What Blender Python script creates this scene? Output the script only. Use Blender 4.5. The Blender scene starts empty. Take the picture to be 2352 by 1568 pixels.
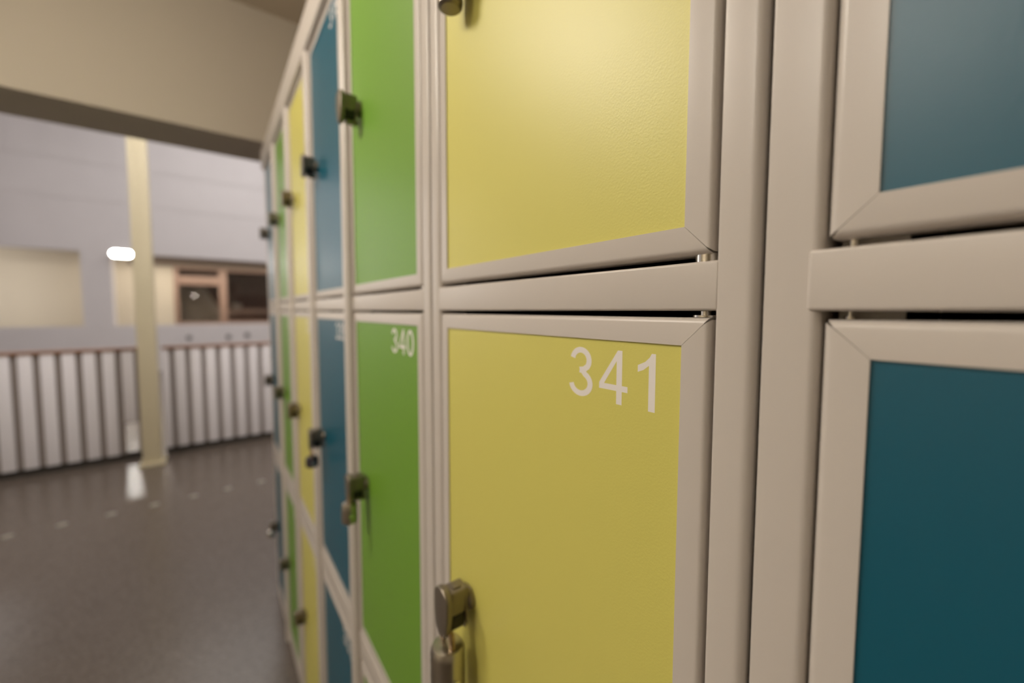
import bpy, bmesh, math, random
from mathutils import Vector, Matrix

# ------------------------------------------------------------------ camera, world, light, exposure
scn = bpy.context.scene
COL = scn.collection
D, H = 0.205, 1.307            # camera stands D in front of the locker fronts (plane x = 0), lens at height H

def make_camera():
    al, pit, roll = math.radians(36.40), math.radians(3.37), math.radians(.05)
    F = Vector((math.sin(al) * math.cos(pit), math.cos(al) * math.cos(pit), -math.sin(pit)))
    R0 = Vector((math.cos(al), -math.sin(al), 0)); U0 = R0.cross(F)
    R = R0 * math.cos(roll) + U0 * math.sin(roll); U = -R0 * math.sin(roll) + U0 * math.cos(roll)
    cd = bpy.data.cameras.new('camera'); co = bpy.data.objects.new('camera', cd); COL.objects.link(co)
    m = Matrix((R, U, -F)).transposed().to_4x4(); m.translation = Vector((-D, 0, H))
    co.matrix_world = m
    cd.sensor_width = 36; cd.sensor_fit = 'HORIZONTAL'; cd.lens = 916.7 / 2352 * 36
    cd.shift_x = 12.4 / 2352; cd.shift_y = -17.1 / 2352
    cd.clip_start = .01; cd.clip_end = 100
    cd.dof.use_dof = True; cd.dof.focus_distance = .235; cd.dof.aperture_fstop = 2.9
    scn.camera = co
make_camera()

w = bpy.data.worlds.new('world'); scn.world = w; w.use_nodes = True
w.node_tree.nodes['Background'].inputs[0].default_value = (.9, .88, .9, 1)
w.node_tree.nodes['Background'].inputs[1].default_value = .05

def area_light(name, loc, sx, sy, power, col, rot=(0, 0, 0), spread=180):
    l = bpy.data.lights.new(name, 'AREA'); l.shape = 'RECTANGLE'; l.size = sx; l.size_y = sy
    l.energy = power; l.color = col; l.spread = math.radians(spread)
    o = bpy.data.objects.new(name, l); COL.objects.link(o); o.location = loc; o.rotation_euler = rot
    return o
# area light added at the unseen roof opening to brighten the hall
area_light('hall_fill_light', (1.5, 8.0, 5.9), 6.0, 4.5, 210, (1.0, .955, .93))

scn.view_settings.view_transform = 'Standard'
scn.view_settings.look = 'None'
scn.view_settings.gamma = 1.0
scn.view_settings.use_curve_mapping = False
scn.view_settings.exposure = 0.06

# ------------------------------------------------------------------ materials
def lin(r, g, b):
    f = lambda c: (c / 255) / 12.92 if c / 255 <= .04045 else ((c / 255 + .055) / 1.055) ** 2.4
    return (f(r), f(g), f(b), 1)

def mat(name, col, rough=.5, metal=0., spec=.5, bump=0., scale=200., dist=.0005, var=0., vscale=3., coat=0., emis=None, estr=0.):
    m = bpy.data.materials.new(name); m.use_nodes = True; nt = m.node_tree
    b = nt.nodes['Principled BSDF']
    b.inputs['Base Color'].default_value = col
    b.inputs['Roughness'].default_value = rough; b.inputs['Metallic'].default_value = metal
    b.inputs['Specular IOR Level'].default_value = spec; b.inputs['Coat Weight'].default_value = coat
    tc = nt.nodes.new('ShaderNodeTexCoord')
    if bump:
        n = nt.nodes.new('ShaderNodeTexNoise'); n.inputs['Scale'].default_value = scale; n.inputs['Detail'].default_value = 2
        nt.links.new(tc.outputs['Object'], n.inputs['Vector'])
        bp = nt.nodes.new('ShaderNodeBump'); bp.inputs['Strength'].default_value = bump; bp.inputs['Distance'].default_value = dist
        nt.links.new(n.outputs['Fac'], bp.inputs['Height']); nt.links.new(bp.outputs['Normal'], b.inputs['Normal'])
    if var:
        n = nt.nodes.new('ShaderNodeTexNoise'); n.inputs['Scale'].default_value = vscale; n.inputs['Detail'].default_value = 4
        nt.links.new(tc.outputs['Object'], n.inputs['Vector'])
        mx = nt.nodes.new('ShaderNodeMix'); mx.data_type = 'RGBA'
        mx.inputs[6].default_value = tuple(c * (1 - var) for c in col[:3]) + (1,)
        mx.inputs[7].default_value = tuple(min(1, c * (1 + var)) for c in col[:3]) + (1,)
        nt.links.new(n.outputs['Fac'], mx.inputs[0]); nt.links.new(mx.outputs[2], b.inputs['Base Color'])
    if emis:
        b.inputs['Emission Color'].default_value = emis; b.inputs['Emission Strength'].default_value = estr
    return m

M = {}
M['enamel'] = mat('beige_powder_coat', (.62, .575, .53, 1), .34, bump=.08, scale=260, dist=.0004)
M['inside'] = mat('dark_sheet_steel', (.10, .09, .08, 1), .6)
M['yellow'] = mat('yellow_panel', (.70, .655, .16, 1), .42, spec=.62, bump=.30, scale=650, dist=.00030)
M['green'] = mat('green_panel', (.170, .365, .034, 1), .42, spec=.62, bump=.30, scale=650, dist=.00030)
M['teal'] = mat('teal_panel', (.001, .102, .165, 1), .37, spec=.62, bump=.30, scale=650, dist=.00030)
M['digit'] = mat('white_number_film', (.86, .83, .80, 1), .5)
M['steel'] = mat('satin_zinc', (.52, .49, .43, 1), .30, metal=1, bump=.03, scale=300)
M['latch_metal'] = mat('satin_latch_metal', (.27, .235, .19, 1), .36, metal=.75, bump=.03, scale=300)
M['bright_steel'] = mat('bright_steel', (.75, .72, .66, 1), .18, metal=1)
M['dark_metal'] = mat('dark_recess', (.025, .023, .02, 1), .4, metal=.4)
M['brass'] = mat('bronze_shackle', (.46, .34, .22, 1), .35, metal=1)
M['black_lock'] = mat('dark_padlock', (.06, .052, .065, 1), .35, metal=.5)
M['white_wall'] = mat('white_boarding', (.63, .60, .605, 1), .55, var=.04, vscale=2)
M['white_slat'] = mat('white_slats', (.77, .74, .765, 1), .5, var=.04, vscale=3)
M['cream_wall'] = mat('cream_plaster', (.66, .59, .47, 1), .7, var=.02, vscale=2)
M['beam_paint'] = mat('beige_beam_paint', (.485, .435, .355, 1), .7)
M['cream_post'] = mat('cream_post_paint', (.62, .55, .38, 1), .5)
M['ceiling'] = mat('ceiling_board', (.50, .43, .33, 1), .8)
M['wood'] = mat('brown_wood', (.30, .16, .10, 1), .45, var=.12, vscale=8)
M['dark_wood'] = mat('dark_wood', (.16, .075, .045, 1), .5, var=.15, vscale=5)
M['pinkwood'] = mat('pale_brown_wood', (.38, .25, .19, 1), .5, var=.1, vscale=6)
M['grey_board'] = mat('grey_pin_board', (.36, .31, .26, 1), .7)
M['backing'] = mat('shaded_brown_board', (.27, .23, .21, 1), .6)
M['top_strip'] = mat('brown_wall_strip', (.26, .205, .165, 1), .6)
M['gap_shade'] = mat('painted_gap_shade', (.035, .03, .026, 1), .5)
M['stud'] = mat('brushed_stud', (.30, .275, .23, 1), .5, metal=.0)
M['knob'] = mat('grey_knob', (.16, .15, .15, 1), .5)
M['lamp_shell'] = mat('white_lamp_shell', (.7, .7, .68, 1), .4)
M['lamp_glow'] = mat('glowing_diffuser', (1, 1, 1, 1), .4, emis=(1, .95, .88, 1), estr=72)
M['glint_glow'] = mat('glint_pane', (.8, .8, .8, 1), .3, emis=(1, .97, .95, 1), estr=2.6)
M['fill_glow_gal'] = mat('gallery_fill_glow', (1, 1, 1, 1), .4, emis=(1, .89, .74, 1), estr=7)
M['fill_glow_hall'] = mat('hall_fill_glow', (1, 1, 1, 1), .4, emis=(1, .94, .88, 1), estr=95)
M['lamp_glow_warm'] = mat('warm_diffuser', (1, 1, 1, 1), .4, emis=(1, .90, .78, 1), estr=30)

def floor_material():
    m = bpy.data.materials.new('speckled_terrazzo'); m.use_nodes = True; nt = m.node_tree
    b = nt.nodes['Principled BSDF']; tc = nt.nodes.new('ShaderNodeTexCoord')
    v = nt.nodes.new('ShaderNodeTexVoronoi'); v.inputs['Scale'].default_value = 150
    nt.links.new(tc.outputs['Object'], v.inputs['Vector'])
    cr = nt.nodes.new('ShaderNodeValToRGB'); e = cr.color_ramp.elements
    e[0].position = 0; e[0].color = (.108, .086, .069, 1); e[1].position = 1; e[1].color = (.172, .140, .117, 1)
    sep = nt.nodes.new('ShaderNodeSeparateColor'); nt.links.new(v.outputs['Color'], sep.inputs[0])
    nt.links.new(sep.outputs[0], cr.inputs[0])
    nt.links.new(cr.outputs[0], b.inputs['Base Color'])
    n = nt.nodes.new('ShaderNodeTexNoise'); n.inputs['Scale'].default_value = 1.6; n.inputs['Detail'].default_value = 3
    nt.links.new(tc.outputs['Object'], n.inputs['Vector'])
    mr = nt.nodes.new('ShaderNodeMapRange'); mr.inputs[3].default_value = .22; mr.inputs[4].default_value = .29; b.inputs['Specular IOR Level'].default_value = .5
    nt.links.new(n.outputs['Fac'], mr.inputs[0]); nt.links.new(mr.outputs[0], b.inputs['Roughness'])
    return m
M['floor'] = floor_material()

# ------------------------------------------------------------------ mesh helpers
def box(bm, lo, hi, bevel=0., seg=2):
    r = bmesh.ops.create_cube(bm, size=1)
    vs = r['verts']
    for v in vs:
        for k in range(3):
            v.co[k] = lo[k] if v.co[k] < 0 else hi[k]
    if bevel:
        es = list({e for v in vs for e in v.link_edges})
        bmesh.ops.bevel(bm, geom=es, offset=bevel, segments=seg, affect='EDGES', profile=.5)

def cyl(bm, p0, p1, r, r2=None, seg=24, caps=True):
    p0, p1 = Vector(p0), Vector(p1); d = p1 - p0
    q = Vector((0, 0, 1)).rotation_difference(d.normalized()).to_matrix().to_4x4()
    q.translation = (p0 + p1) / 2
    bmesh.ops.create_cone(bm, cap_ends=caps, segments=seg, radius1=r, radius2=r if r2 is None else r2, depth=d.length, matrix=q)

def lathe(bm, prof, origin, axis='z', seg=32):
    """prof: (radius, height) list, spun about an axis through origin."""
    rings = []
    for r, h in prof:
        ring = []
        for i in range(seg):
            a = 2 * math.pi * i / seg
            c, s = r * math.cos(a), r * math.sin(a)
            p = {'z': (c, s, h), 'x': (h, c, s), 'y': (c, h, s)}[axis]
            ring.append(bm.verts.new(Vector(origin) + Vector(p)))
        rings.append(ring)
    for a, b in zip(rings, rings[1:]):
        for i in range(seg):
            bm.faces.new((a[i], a[(i + 1) % seg], b[(i + 1) % seg], b[i]))
    bm.faces.new(list(reversed(rings[0]))); bm.faces.new(rings[-1])

def tube(bm, pts, r, seg=12):
    pts = [Vector(p) for p in pts]; prev = None
    n0 = None
    for i, p in enumerate(pts):
        t = (pts[min(i + 1, len(pts) - 1)] - pts[max(i - 1, 0)]).normalized()
        if n0 is None:
            n0 = t.orthogonal().normalized()
        n0 = (n0 - t * n0.dot(t)).normalized(); b = t.cross(n0)
        ring = [bm.verts.new(p + (n0 * math.cos(2 * math.pi * k / seg) + b * math.sin(2 * math.pi * k / seg)) * r) for k in range(seg)]
        if prev:
            for k in range(seg):
                bm.faces.new((prev[k], prev[(k + 1) % seg], ring[(k + 1) % seg], ring[k]))
        else:
            bm.faces.new(list(reversed(ring)))
        prev = ring
    bm.faces.new(prev)

def prism(bm, outline, axis, lo, hi, bevel=0., seg=2):
    """outline of 2-D points in the plane across axis, extruded from lo to hi."""
    def P(a, b, h):
        return {'x': (h, a, b), 'y': (a, h, b), 'z': (a, b, h)}[axis]
    A = [bm.verts.new(P(a, b, lo)) for a, b in outline]; B = [bm.verts.new(P(a, b, hi)) for a, b in outline]
    n = len(A); fs = [bm.faces.new(A), bm.faces.new(list(reversed(B)))]
    for i in range(n):
        fs.append(bm.faces.new((A[(i + 1) % n], A[i], B[i], B[(i + 1) % n])))
    bmesh.ops.recalc_face_normals(bm, faces=fs)
    if bevel:
        es = list({e for f in fs[:2] for e in f.edges})
        bmesh.ops.bevel(bm, geom=es, offset=bevel, segments=seg, affect='EDGES', profile=.5)

def obj(name, bm, material, parent=None, smooth=30):
    bmesh.ops.recalc_face_normals(bm, faces=bm.faces)
    me = bpy.data.meshes.new(name); bm.to_mesh(me); bm.free()
    o = bpy.data.objects.new(name, me); COL.objects.link(o)
    me.materials.append(material)
    if smooth:
        for p in me.polygons: p.use_smooth = True
        try:
            me.set_sharp_from_angle(angle=math.radians(smooth))
        except Exception:
            pass
    if parent:
        # children keep world coordinates: their origin stays at the world origin offset of the parent
        o.parent = parent
        o.matrix_parent_inverse = Matrix.Translation(-parent_loc(parent))
    return o

def parent_loc(p):
    v = Vector((0, 0, 0))
    while p:
        v += p.location if not p.get('_abs') else Vector((0, 0, 0)); p = None
    return v

def thing(name, label, cat, loc=(0, 0, 0), group=None):
    o = bpy.data.objects.new(name, None); COL.objects.link(o); o.location = loc; o.empty_display_size = .05
    o['label'] = label; o['category'] = cat
    if group: o['group'] = group
    return o

def tag(o, label, cat, group=None):
    o['label'] = label; o['category'] = cat
    if group: o['group'] = group
    return o

def struct(name, bm, m, smooth=0):
    o = obj(name, bm, m, None, smooth); o['kind'] = 'structure'; return o

# ------------------------------------------------------------------ the setting
b = bmesh.new(); box(b, (-5.0, -2.6, -.1), (4.5, 15.2, 0)); struct('floor', b, M['floor'])
b = bmesh.new(); box(b, (-2.9, -2.6, 2.61), (.75, 2.12, 2.75)); struct('ceiling', b, M['ceiling'])
b = bmesh.new(); box(b, (.56, -2.6, 0), (.75, 2.387, 2.61)); struct('wall_right', b, M['cream_wall'])
b = bmesh.new(); box(b, (-3.05, -2.6, 0), (-2.9, 2.387, 2.61)); struct('wall_left', b, M['cream_wall'])
b = bmesh.new(); box(b, (-3.05, -2.75, 0), (.75, -2.6, 2.75)); struct('wall_back', b, M['cream_wall'])
# bulkhead beam that closes the corridor ceiling off from the hall
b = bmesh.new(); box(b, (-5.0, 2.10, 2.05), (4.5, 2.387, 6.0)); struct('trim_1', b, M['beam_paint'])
# hall side walls and its roof with a large opening
b = bmesh.new(); box(b, (-5.15, 2.1, 0), (-5.0, 15.2, 6.1)); struct('wall_hall_left', b, M['white_wall'])
b = bmesh.new(); box(b, (4.5, 2.1, 0), (4.65, 15.2, 6.1)); struct('wall_hall_right', b, M['white_wall'])
b = bmesh.new()
box(b, (-5.15, 2.1, 6.0), (-2.6, 15.2, 6.15)); box(b, (4.55, 2.1, 6.0), (4.65, 15.2, 6.15))
box(b, (-2.6, 2.1, 6.0), (4.55, 5.7, 6.15)); box(b, (-2.6, 10.3, 6.0), (4.55, 15.2, 6.15))
struct('ceiling_hall', b, M['white_wall'])

# fascia across the far side of the hall, made of boards that step back once
b = bmesh.new()
box(b, (-5.0, 11.35, 2.474), (4.5, 11.60, 3.48))
box(b, (-5.0, 11.338, 3.48), (4.5, 11.60, 4.20)); box(b, (-5.0, 11.325, 4.20), (4.5, 11.60, 6.0))
for i in range(22):
    x = -4.8 + i * .43
    box(b, (x, 11.318, 4.20), (x + .02, 11.33, 6.0))
struct('trim_2', b, M['white_wall'])
b = bmesh.new(); box(b, (-5.0, 11.35, 0), (4.5, 11.50, .99)); low_wall = struct('trim_3', b, M['white_wall'])      # low wall under it
b = bmesh.new(); box(b, (-2.26, 11.352, .99), (-1.83, 11.75, 2.474)); struct('trim_4', b, M['white_wall'])   # white pier
b = bmesh.new(); box(b, (-5.0, 11.60, 2.62), (4.5, 15.2, 2.72)); struct('ceiling_gallery', b, M['ceiling'])
b = bmesh.new(); box(b, (-1.75, 12.93, 2.40), (2.6, 12.999, 2.62)); struct('trim_5', b, M['top_strip'])  # flat brown strip along the top of the gallery back wall
# gallery back wall with the glazed room
WY = 13.0
b = bmesh.new()
box(b, (-5.0, WY, 0), (-.95, WY + .12, 2.62)); box(b, (-.95, WY, 0), (2.6, WY + .12, .93))
box(b, (-.95, WY, 2.40), (2.6, WY + .12, 2.62)); box(b, (2.6, WY, 0), (4.5, WY + .12, 2.62))
struct('wall_far', b, M['cream_wall'])
b = bmesh.new(); box(b, (-5.0, 15.05, 0), (4.5, 15.2, 2.62)); struct('wall_room', b, M['dark_wood'])
b = bmesh.new(); box(b, (-2.2, 13.12, 0), (-2.1, 15.05, 2.62)); struct('wall_room_left', b, M['dark_wood'])
glass = bpy.data.materials.new('window_glass'); glass.use_nodes = True
g = glass.node_tree.nodes['Principled BSDF']; g.inputs['Transmission Weight'].default_value = 1; g.inputs['Roughness'].default_value = .0
g.inputs['IOR'].default_value = 1.45; g.inputs['Base Color'].default_value = (.95, .93, .9, 1)
def window(n, x0, x1, transom):
    b = bmesh.new(); z0, z1 = .93, 2.40; t = .09
    box(b, (x0, WY - .03, z0), (x0 + t, WY + .10, z1), .004); box(b, (x1 - t, WY - .03, z0), (x1, WY + .10, z1), .004)
    box(b, (x0 + t, WY - .03, z1 - .07), (x1 - t, WY + .10, z1), .004); box(b, (x0 + t, WY - .03, z0), (x1 - t, WY + .10, z0 + .07), .004)
    if transom: box(b, (x0 + t, WY - .025, 1.95), (x1 - t, WY + .095, 2.18), .004)
    f = obj('window_%d' % n, b, M['pinkwood'], None, 30); f['kind'] = 'structure'
    b = bmesh.new(); box(b, (x0 + t * .5, WY + .03, z0 + .04), (x1 - t * .5, WY + .036, z1 - .04)); obj('window_or_glint_pane', b, glass, f, 0)
window(1, -.95, .05, True)
window(2, .05, 1.25, False)
window(3, 1.25, 2.6, False)
# glowing panel in a frame, added out of view to put glints on the doors
b = bmesh.new(); box(b, (-4.9, 11.22, 1.1), (-4.82, 11.34, 4.9)); box(b, (-3.42, 11.22, 1.1), (-3.34, 11.34, 4.9)); box(b, (-4.82, 11.22, 4.82), (-3.42, 11.34, 4.9)); box(b, (-4.82, 11.22, 1.1), (-3.42, 11.34, 1.18)); box(b, (-4.82, 11.22, 3.4), (-3.42, 11.34, 3.46))
f = struct('window_4', b, M['white_wall'])
b = bmesh.new(); box(b, (-4.82, 11.26, 1.18), (-3.42, 11.27, 4.82)); obj('window_or_glint_pane', b, M['glint_glow'], f, 0)
# things in the room behind the glass
t = thing('pin_board', 'grey board on feet behind the left window pane, far across the hall', 'board', (-.35, 13.7, 0))
b = bmesh.new(); prism(b, [(-.95, .75), (.02, .75), (.02, 1.25), (-.34, 1.93), (-.95, 1.93)], 'y', 13.69, 13.72); obj('board_panel', b, M['grey_board'], t, 0)
for fx in (-.80, -.18):
    b = bmesh.new(); box(b, (fx, 13.66, 0), (fx + .04, 13.75, .76)); obj('foot', b, M['dark_wood'], t, 0)
t = thing('sideboard', 'long pale worktop seen through the right window far across the hall', 'table', (.7, 13.8, 0))
b = bmesh.new(); box(b, (.15, 13.5, 1.22), (2.2, 14.1, 1.34), .005); obj('worktop', b, M['pinkwood'], t, 0)
b = bmesh.new(); box(b, (.2, 13.6, 0), (2.15, 14.05, 1.22)); obj('cabinet_body', b, M['dark_wood'], t, 0)
b = bmesh.new(); lathe(b, [(.06, 1.341), (.12, 1.38), (.13, 1.46), (.10, 1.50)], (.36, 13.7, 0)); tag(obj('bowl', b, M['grey_board']), 'round grey bowl on the pale worktop behind the right window', 'bowl')

# low far wall knobs
for i, (x, z) in enumerate(((-.63, .70), (.09, .69), (.457, .72))):
    b = bmesh.new(); lathe(b, [(.052, 0), (.052, -.02), (.035, -.035), (.012, -.04)], (x, 11.35, z), 'y', 24)
    obj('wall_knob', b, M['knob'], low_wall)['label'] = 'small round grey knob'

# pill-shaped lamp on the far fascia
t = thing('wall_lamp', 'glowing pill-shaped lamp on the far white fascia beside the pier', 'lamp', (-1.64, 11.35, 2.44))
def pill(x0, x1, z0, z1):
    r = (z1 - z0) / 2; zc = (z0 + z1) / 2; o = []
    for i in range(13):
        a = -math.pi / 2 + math.pi * i / 12; o.append((x1 - r + r * math.cos(a), zc + r * math.sin(a)))
    for i in range(13):
        a = math.pi / 2 + math.pi * i / 12; o.append((x0 + r + r * math.cos(a), zc + r * math.sin(a)))
    return o
b = bmesh.new(); prism(b, pill(-1.80, -1.48, 2.385, 2.505), 'y', 11.195, 11.200); obj('lamp_diffuser', b, M['lamp_glow'], t)
b = bmesh.new(); prism(b, pill(-1.815, -1.465, 2.37, 2.52), 'y', 11.200, 11.35); obj('lamp_back', b, M['lamp_shell'], t)

# corridor ceiling lamps (their light and their soft reflections on the doors)
def ceiling_lamp(x, y, sx, sy, label):
    t = thing('ceiling_lamp', label, 'lamp', (x, y, 2.61), None)
    b = bmesh.new(); box(b, (x - sx, y - sy, 2.555), (x + sx, y + sy, 2.61), .004); obj('lamp_housing', b, M['lamp_shell'], t)
    b = bmesh.new(); box(b, (x - sx + .02, y - sy + .02, 2.549), (x + sx - .02, y + sy - .02, 2.555)); obj('lamp_diffuser', b, M['lamp_glow_warm'], t, 0)
t = thing('falloff_globe_lamp', 'white globe lamp out of view by the lockers, its shape and place added for light falloff', 'lamp', (-.815, .848, 2.61))  # lamp behind the door highlight; globe form and low hang added for light falloff
b = bmesh.new(); lathe(b, [(.152 * math.sin(math.pi * i / 24), 2.12 - .152 * math.cos(math.pi * i / 24)) for i in range(1, 24)], (-.815, .848, 0), 'z', 40); obj('lamp_globe', b, M['lamp_glow_warm'], t)
b = bmesh.new(); lathe(b, [(.04, 2.268), (.04, 2.29), (.012, 2.305), (.005, 2.31), (.005, 2.59), (.045, 2.595), (.045, 2.61)], (-.815, .848, 0), 'z', 24); obj('lamp_cord', b, M['lamp_shell'], t)
t = thing('gallery_fill_lamp', 'long fill lamp added behind the white fascia to brighten the far gallery', 'lamp', (0, 12.1, 2.62))  # added out of sight to brighten the gallery's cream walls
b = bmesh.new(); box(b, (-2.2, 11.83, 2.580), (2.8, 12.37, 2.617), .004); obj('lamp_housing', b, M['lamp_shell'], t)
b = bmesh.new(); box(b, (-2.18, 11.85, 2.574), (2.78, 12.35, 2.580)); obj('lamp_diffuser', b, M['fill_glow_gal'], t, 0)
def hall_fill_lamp(x, label):  # unseen lamps added to light the slats and post from the front
    t = thing('hall_fill_lamp', label, 'lamp', (x, 2.387, 3.3), 'added fill lamps on the hall side of the beam')
    b = bmesh.new(); box(b, (x - .5, 2.387, 3.2), (x + .5, 2.45, 3.4), .004); obj('lamp_housing', b, M['lamp_shell'], t)
    b = bmesh.new(); box(b, (x - .48, 2.45, 3.22), (x + .48, 2.456, 3.38)); obj('lamp_diffuser', b, M['fill_glow_hall'], t, 0)
hall_fill_lamp(-2.3, 'added linear fill lamp left of the opening on the hall side of the beam')
hall_fill_lamp(.6, 'added linear fill lamp above the corridor opening on the hall side')
hall_fill_lamp(2.2, 'added linear fill lamp on the hall side of the beam above the lockers')
ceiling_lamp(-2.12, .36, .27, .27, 'square ceiling lamp in the corridor above the camera position')

# ------------------------------------------------------------------ slatted screen and post in the hall
def screen(x0, x1, label, first, pitch=.1165, open_from=None):
    FY = 4.69; t = thing('slatted_screen', label, 'railing', ((x0 + x1) / 2, FY, 0), 'white slatted railing sections')
    b = bmesh.new(); x = first
    while x < x1 - .02:
        a, c = max(x, x0), min(x + .076, x1)
        if c - a > .015: box(b, (a, FY, .34 if open_from is not None and abs(a - open_from) < .02 else .06), (c, FY + .022, .958), .003)
        x += pitch
    obj('slats', b, M['white_slat'], t)
    b = bmesh.new(); box(b, (x0, FY - .012, .958), (x1, FY + .05, .985), .006); obj('top_rail', b, M['wood'], t)
    b = bmesh.new(); xe = x1 if open_from is None else open_from
    notch = [] if open_from is None else [(xe, .06), (xe, .33), (xe + .083, .33), (xe + .083, .06)]     # opening added by the post: lets the lamp's glow reach the floor
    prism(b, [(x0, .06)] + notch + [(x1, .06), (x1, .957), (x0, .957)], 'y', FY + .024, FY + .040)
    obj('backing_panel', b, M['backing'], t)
    b = bmesh.new(); box(b, (x0, FY + .03, 0), (x1, FY + .07, .062)); obj('shadow_gap_strip', b, M['gap_shade'], t)  # near-black strip: shade of the gap under the slats, put into its colour
screen(-4.9, -.725, 'white vertical slat railing with wooden top rail, section left of the cream post', -4.8045, .1165, -.845)
screen(-.58, 4.4, 'white vertical slat railing with wooden top rail, section between cream post and lockers', -.6075, .1135)

t = thing('support_post', 'tall cream square post with foot plate in front of the slatted railing', 'post', (-.65, 4.47, 0))
b = bmesh.new(); box(b, (-.71, 4.41, .03), (-.59, 4.53, 6.0), .006); obj('post_shaft', b, M['cream_post'], t)
b = bmesh.new(); box(b, (-.735, 4.385, 0), (-.565, 4.555, .03), .006); obj('foot_plate', b, M['cream_post'], t)

for i, x in enumerate((-1.201, -.985, -.771, -.56, -.353, -.154, .055)):
    b = bmesh.new(); lathe(b, [(.026, -.002), (.026, .002), (.020, .004), (.004, .0045)], (x, 3.51, 0))
    lab = ['leftmost of the row of pale round studs on the floor', 'second pale floor stud from the left end of the row', 'third pale floor stud from the left, left of the bright reflection',
           'pale floor stud just right of the bright reflection', 'middle pale floor stud between the post and the lockers', 'pale floor stud second from the lockers', 'pale round floor stud closest to the lockers'][i]
    tag(obj('floor_stud', b, M['stud']), lab, 'floor stud', 'row of round studs on the floor')

# ------------------------------------------------------------------ lockers
ROWS = [(1.3365, 1.916), (.7065, 1.3033), (.050, .6455)]     # door bottom / top of the three rows
RAILS = [(1.9195, 1.996), (1.3070, 1.3325), (.650, .7020), (0.0, .0465)]
FR = .0152                                                   # visible width of a door's frame

def frame_member(bm, A, B, inA, inB, x0, w, r=.0033):
    """One mitred side of a door frame from outer corner A to B; inA/inB point to the inner corners."""
    prof = [(0, .017)] + [(r - r * math.cos(a), r - r * math.sin(a)) for a in [i * math.pi / 2 / 6 for i in range(7)]] + [(w, 0.), (w, .004)]
    A, B = Vector(A), Vector(B); d = (B - A).normalized()
    ra, rb = [], []
    for s, dx in prof:
        g = .00010 + .0009 * max(0, 1 - s / .0035)
        pa = A + Vector(inA) * s + d * g; pb = B + Vector(inB) * s - d * g
        ra.append(bm.verts.new((x0 + dx, pa.x, pa.y))); rb.append(bm.verts.new((x0 + dx, pb.x, pb.y)))
    for i in range(len(prof) - 1):
        bm.faces.new((ra[i], ra[i + 1], rb[i + 1], rb[i]))
    # close the back so the member is a solid profile
    bm.faces.new((ra[-1], ra[0], rb[0], rb[-1]))
    bm.faces.new(list(reversed(ra))); bm.faces.new(rb)

def door_mesh(y0, y1, z0, z1, x0):
    bm = bmesh.new(); w = FR
    c = [(y0, z0), (y1, z0), (y1, z1), (y0, z1)]; inn = [(1, 1), (-1, 1), (-1, -1), (1, -1)]
    for i in range(4):
        j = (i + 1) % 4
        frame_member(bm, c[i], c[j], inn[i], inn[j], x0, w)
    box(bm, (x0 + .006, y0 + .004, z0 + .004), (x0 + .0165, y1 - .004, z1 - .004))   # sheet behind the colour panel
    return bm

# digits as flat outlines: unit height 1, width about .6
def arc(cx, cy, rx, ry, a0, a1, n=16):
    return [(cx + rx * math.cos(math.radians(a0 + (a1 - a0) * i / n)), cy + ry * math.sin(math.radians(a0 + (a1 - a0) * i / n))) for i in range(n + 1)]
T = .116
def stroke(pts, t=T, closed=False):
    L, R = [], []
    n = len(pts)
    for i, p in enumerate(pts):
        a = pts[i - 1] if (i > 0 or closed) else p; c = pts[(i + 1) % n] if (i < n - 1 or closed) else p
        dx, dy = c[0] - a[0], c[1] - a[1]; l = math.hypot(dx, dy) or 1; nx, ny = -dy / l, dx / l
        L.append((p[0] + nx * t / 2, p[1] + ny * t / 2)); R.append((p[0] - nx * t / 2, p[1] - ny * t / 2))
    return [L, R] if closed else [L + list(reversed(R))]
h = T / 2
GLYPH = {
    '0': (.60, stroke(arc(.30, .5, .27 - h + .02, .5 - h, 0, 360, 40)[:-1], closed=True)),
    '1': (.42, [[(.07, .66), (.07, .78), (.20, .85), (.275, .93), (.31, 1.0), (.38, 1.0), (.38, 0), (.265, 0), (.265, .79), (.17, .705)]]),
    '2': (.58, stroke([(.06, .72)] + arc(.30, .72, .24 - h + .02, .28 - h, 165, -20, 14) + [(.42, .50), (.20, .28), (.09, .12)]) + [[(.03, 0), (.55, 0), (.55, .115), (.03, .115)]]),
    '3': (.58, stroke(arc(.285, .735, .195, .265 - h, 170, -35, 14) + [(.365, .555), (.26, .535)]) + stroke([(.26, .535), (.33, .525)] + arc(.285, .27, .225, .27 - h, 62, -172, 18))),
    '4': (.60, [[(.38, 0), (.49, 0), (.49, .245), (.60, .245), (.60, .355), (.49, .355), (.49, 1), (.40, 1), (.02, .36), (.02, .245), (.38, .245)], [(.38, .355), (.125, .355), (.38, .80)]]),
    '5': (.58, stroke([(.50, .945), (.17, .945), (.115, .54)]) + stroke([(.11, .55), (.2, .62)] + arc(.28, .32, .225, .32 - h, 100, -168, 18))),
    '6': (.58, stroke(arc(.30, .31, .225, .31 - h, 0, 360, 30)[:-1], closed=True) + stroke(arc(.32, .52, .245, .48 - h, 40, 190, 16))),
    '7': (.56, [[(.04, 1), (.55, 1), (.55, .90), (.33, .50), (.23, 0), (.115, 0), (.20, .42), (.40, .885), (.04, .885)]]),
    '8': (.58, stroke(arc(.29, .745, .18, .255 - h, 0, 360, 26)[:-1], closed=True) + stroke(arc(.29, .275, .225, .275 - h, 0, 360, 30)[:-1], closed=True)),
    '9': (.58, stroke(arc(.285, .69, .225, .31 - h, 0, 360, 30)[:-1], closed=True) + stroke(arc(.265, .48, .245, .48 - h, -140, 10, 16))),
}
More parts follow.
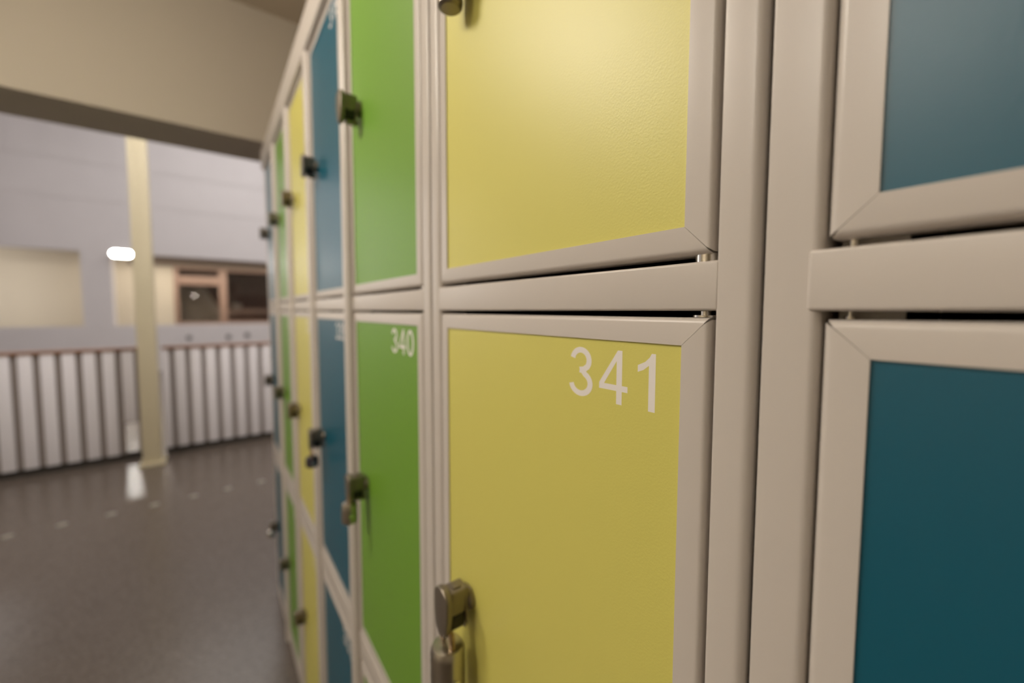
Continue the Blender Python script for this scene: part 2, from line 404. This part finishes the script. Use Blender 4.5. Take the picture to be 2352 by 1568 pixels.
def number_mesh(text, y_right, z_top, x, hgt=.0345, gap=.0044):
    """Right-aligned number on a panel facing -x (reading direction runs towards -y)."""
    bm = bmesh.new(); y = y_right
    for ch in reversed(text):
        wd, loops = GLYPH[ch]
        if len(loops) == 2 and ch in '3256989' and ch not in '04':
            groups = None
        # every loop set becomes one filled 2-D curve; separate strokes fill separately
        sets = []
        if ch in '04': sets = [loops]
        elif ch == '8': sets = [loops[:2], loops[2:]]
        elif ch in '69': sets = [loops[:2], loops[2:]]
        else: sets = [[l] for l in loops]
        for k, st in enumerate(sets):
            cu = bpy.data.curves.new('glyph', 'CURVE'); cu.dimensions = '2D'; cu.fill_mode = 'BOTH'
            for lp in st:
                sp = cu.splines.new('POLY'); sp.points.add(len(lp) - 1); sp.use_cyclic_u = True
                for i, (a, c) in enumerate(lp): sp.points[i].co = (a, c, 0, 1)
            tmp = bpy.data.objects.new('glyph', cu); me = bpy.data.meshes.new_from_object(tmp)
            vm = [bm.verts.new((x - .00003 * k, y + (wd - v.co.x) * hgt * 1.13, z_top - hgt + v.co.y * hgt)) for v in me.vertices]
            for p in me.polygons:
                try: bm.faces.new([vm[i] for i in p.vertices])
                except ValueError: pass
            bpy.data.objects.remove(tmp); bpy.data.curves.remove(cu); bpy.data.meshes.remove(me)
        y += wd * hgt * 1.13 + gap
    # orient all faces towards the corridor
    for f in bm.faces:
        f.normal_update()
        if f.normal.x > 0: f.normal_flip()
    return bm

def raw_obj(name, bm, m, parent):
    me = bpy.data.meshes.new(name); bm.to_mesh(me); bm.free(); o = bpy.data.objects.new(name, me); COL.objects.link(o)
    me.materials.append(m); o.parent = parent; return o

# latch: built once about its own origin (door face x = 0, centre y = z = 0), then copied for each door
def latch_mesh():
    bm = bmesh.new()
    # rosette against the door
    lathe(bm, [(.0130, 0), (.0130, -.004), (.0115, -.0065), (.008, -.007)], (0, 0, .002), 'x', 28)
    # neck and body between rosette and cover
    box(bm, (-.026, -.0095, -.006), (-.005, .0095, .021), .0022, 3)
    # teardrop front cover
    o = []
    for i in range(17):
        a = math.pi * i / 16; o.append((.0142 * math.cos(a), .0135 + .0125 * math.sin(a)))
    o += [(-.0140, -.004), (-.0112, -.019), (-.0050, -.0285), (.0050, -.0285), (.0112, -.019), (.0140, -.004)]
    prism(bm, o, 'x', -.0335, -.0262, .0018, 3)
    # rear wing with the staple hole
    prism(bm, [(-.010, .012), (.010, .012), (.0115, -.010), (.007, -.026), (-.007, -.026), (-.0115, -.010)], 'x', -.0100, -.0070, .001, 2)
    cyl(bm, (-.0225, 0, -.0225), (-.004, 0, -.0225), .0052, seg=20)
    # button on top
    box(bm, (-.021, -.005, .0205), (-.012, .005, .0232), .001, 2)
    return bm
def latch_core_mesh():
    bm = bmesh.new()
    box(bm, (-.0240, -.0100, -.0012), (-.0110, -.0094, .0160), .0003, 1)
    return bm
L0 = obj('latch', latch_mesh(), M['latch_metal']); latch_me = L0.data; latch_me.transform(Matrix.Diagonal((1, .97, .92, 1)))
latch_dark = bmesh.new(); box(latch_dark, (-.0262, -.0088, -.0190), (-.0098, .0088, -.0050), .002)
k0 = obj('k', latch_dark, M['dark_metal']); dark_me = k0.data
bpy.data.objects.remove(L0); bpy.data.objects.remove(k0)

COLOR = {'y': 'yellow', 'g': 'green', 't': 'teal'}
LATCH_Z = {0: 1.633, 1: 1.0075, 2: .355}

def upright(bm, a, c, x0, ra, rc, x1=.034, n=7):
    """Folded steel upright from y=a to y=c with rounded front corners."""
    o = [(x1, a)] + [(x0 + ra - ra * math.sin(t), a + ra - ra * math.cos(t)) for t in [i * math.pi / 2 / n for i in range(n + 1)]]
    o += [(x0 + rc - rc * math.cos(t), c - rc + rc * math.sin(t)) for t in [i * math.pi / 2 / n for i in range(n + 1)]] + [(x1, c)]
    prism(bm, o, 'z', 0, 1.996)
def locker_unit(label, y0, y1, doors, posts, ra):
    """doors: (y_right, y_left, colour, lock_side, numbers per row or None)."""
    root = thing('locker_cabinet', label, 'locker cabinet', (0, 0, 0), None)
    # carcass: thin sides, top, bottom, shelves and back
    b = bmesh.new()
    for yy in (y0, y1 - .0012): box(b, (.004, yy + .0004, .0), (.50, yy + .0012, 1.994))
    box(b, (.004, y0 + .002, 1.985), (.50, y1 - .002, 1.994)); box(b, (.02, y0 + .002, .038), (.50, y1 - .002, .044))
    for z in (1.318, .676): box(b, (.03, y0 + .002, z), (.495, y1 - .002, z + .002))
    box(b, (.496, y0 + .002, .0), (.50, y1 - .002, 1.985))
    for a, c, dx in posts[1:-1]: box(b, (.05, (a + c) / 2 - .001, .05), (.495, (a + c) / 2 + .001, 1.98))
    obj('carcass', b, M['inside'], root, 0)
    for a, c, dx in posts:
        b = bmesh.new(); upright(b, a, c, dx, ra[0] if dx == 0 else .0105, ra[1] if dx == 0 else .004); obj('upright', b, M['enamel'], root)
    for (z0, z1) in RAILS:
        if len(doors) > 1 and z1 > 1.9:
            b = bmesh.new(); box(b, (-.0112, posts[0][0] + .0005, z0), (.03, posts[-1][1] - .0005, z1 + .0004), .003, 4)
        elif len(doors) == 1 and y0 < 0:      # rails of the nearest cabinet lap over its upright
            b = bmesh.new(); box(b, (-.0012, posts[0][1] - .0, z0), (.03, posts[-1][0] + .0045, z1), .0015, 4)
        else:
            b = bmesh.new(); box(b, (-.0002, posts[0][1] - .0012, z0), (.03, posts[-1][0] + .0030, z1), .0016, 4)
        obj('cross_rail', b, M['enamel'], root)
    for (d0, d1, colr, side, nums) in doors:
        for r, (z0, z1) in enumerate(ROWS):
            dr = obj('locker_door', door_mesh(d0, d1, z0, z1, 0.0), M['enamel'], root)
            b = bmesh.new(); box(b, (.0013, d0 + FR - .001, z0 + FR - .001), (.0065, d1 - FR + .001, z1 - FR + .001))
            pn = obj('door_panel', b, M[COLOR[colr]], dr, 0); pn['label'] = COLOR[colr] + ' door panel'
            if nums and nums[r]:
                raw_obj('locker_number', number_mesh(nums[r], d0 + FR + .0145, z1 - FR - .0063, .00125), M['digit'], dr)['label'] = 'white number ' + nums[r]
            if side:
                ly = (d1 - FR - .040) if side > 0 else (d0 + FR + .040)
                lt = bpy.data.objects.new('latch', latch_me); COL.objects.link(lt); lt.parent = dr; lt.location = (.0013, ly, LATCH_Z[r]); lt['label'] = 'satin metal latch'
                lk = bpy.data.objects.new('latch_recess', dark_me); COL.objects.link(lk); lk.parent = dr; lk.location = (.0013, ly, LATCH_Z[r])
            hy = d0 + .0066 if side > 0 else d1 - .0066
            hr = .0060 if side > 0 else .0018
            for zz, tall in ((z0 - .0040, 1), (z1 + .0002, 0)):
                b = bmesh.new()
                if tall: cyl(b, (.0085, hy, zz), (.0085, hy, zz + .0040), hr, seg=28)
                else:
                    cyl(b, (.0085, hy, zz), (.0085, hy, zz + .0011), hr * 1.1, seg=28); cyl(b, (.0085, hy, zz + .0011), (.0085, hy, zz + .0033), hr * .45, seg=20)
                obj('hinge_pin', b, M['bright_steel'], dr)
                if side < 0:
                    b = bmesh.new(); box(b, (.016, d1 - .022, zz - .001), (.0175, d1 - .001, zz + .005)); obj('hinge_bracket', b, M['enamel'], dr)
    return root

locker_unit('long bank of five locker columns in green, teal and yellow, farthest from the viewer', .4260, 2.0720,
    [(.4497, .7427, 'g', 1, ('320', '340', '360')), (.7715, 1.0675, 't', 1, ('319', '339', '359')),
     (1.0965, 1.3925, 'y', 1, ('318', '338', '358')), (1.4215, 1.7175, 'g', 1, ('317', '337', '357')),
     (1.7465, 2.0425, 't', 1, ('316', '336', '356'))],
    [(.4268, .4480, 0), (0.7443, .7690, -.011), (1.0688, 1.0940, -.011), (1.3938, 1.4190, -.011), (1.7188, 1.7440, -.011), (2.0450, 2.0720, 0)], (.0035, .0025))
locker_unit('single column locker cabinet with yellow doors in the middle, numbered 341', .0808, .4225,
    [(.1026, .4012, 'y', 1, (None, '341', None))], [(.0810, .1000, 0), (.4032, .4225, 0)], (.0055, .0012))
locker_unit('nearest locker cabinet with teal doors at the right edge', -.2700, .0785,
    [(-.2450, .0555, 't', -1, (None, None, None))], [(-.2700, -.2470, 0), (.0570, .0785, 0)], (.0040, .0010))

# ------------------------------------------------------------------ padlocks (hang from the latches)
def padlock(name_y, z, label, body_m, r=.0135, hgt=.040, x=-.0185, lean=0., sh=.010, sh_mat='brass'):
    t = thing('padlock', label, 'padlock', (x, name_y, z))
    b = bmesh.new()
    prof = [(r * .72, -hgt), (r * .94, -hgt + .002), (r, -hgt + .006), (r, -.010), (r * .97, -.005), (r * .86, -.0015), (r * .55, 0)]
    lathe(b, prof, (x, name_y, z), 'z', 32)
    if lean:
        bmesh.ops.rotate(b, verts=b.verts, cent=(x, name_y, z), matrix=Matrix.Rotation(lean, 3, 'Y'))
    obj('lock_body', b, body_m, t)
    b = bmesh.new()
    cx, cz = x, z - .004; w2 = r * .56
    pts = [(cx, name_y - w2, cz)] + [(cx, name_y - w2 * math.cos(a), cz + sh + w2 * math.sin(a)) for a in [math.pi * i / 14 for i in range(15)]] + [(cx, name_y + w2, cz)]
    tube(b, pts, .0029, 12); obj('shackle', b, M[sh_mat], t)
    b = bmesh.new(); cyl(b, (x, name_y - r * .5, z - hgt * .55), (x, name_y - r - .0008, z - hgt * .55), .0042); obj('dial', b, M['bright_steel'], t)
padlock(.346, .971, 'satin metal padlock hanging from the latch of yellow locker 341', M['steel'], .0175, .058, -.024, sh=.010)
padlock(.346, 1.620, 'metal padlock on the yellow door above 341, cut by the top of the picture', M['latch_metal'], .0120, .032, -.016)
padlock(.684, .985, 'brownish metal padlock on the latch of green locker 340', M['steel'], .0125, .036, -.030)
padlock(1.008, .966, 'dark round padlock on the latch of teal locker 339', M['black_lock'], .014, .025, -.028)
padlock(1.975, .345, 'small bright padlock on the lowest teal door at the far end', M['bright_steel'], .014, .030, -.030)
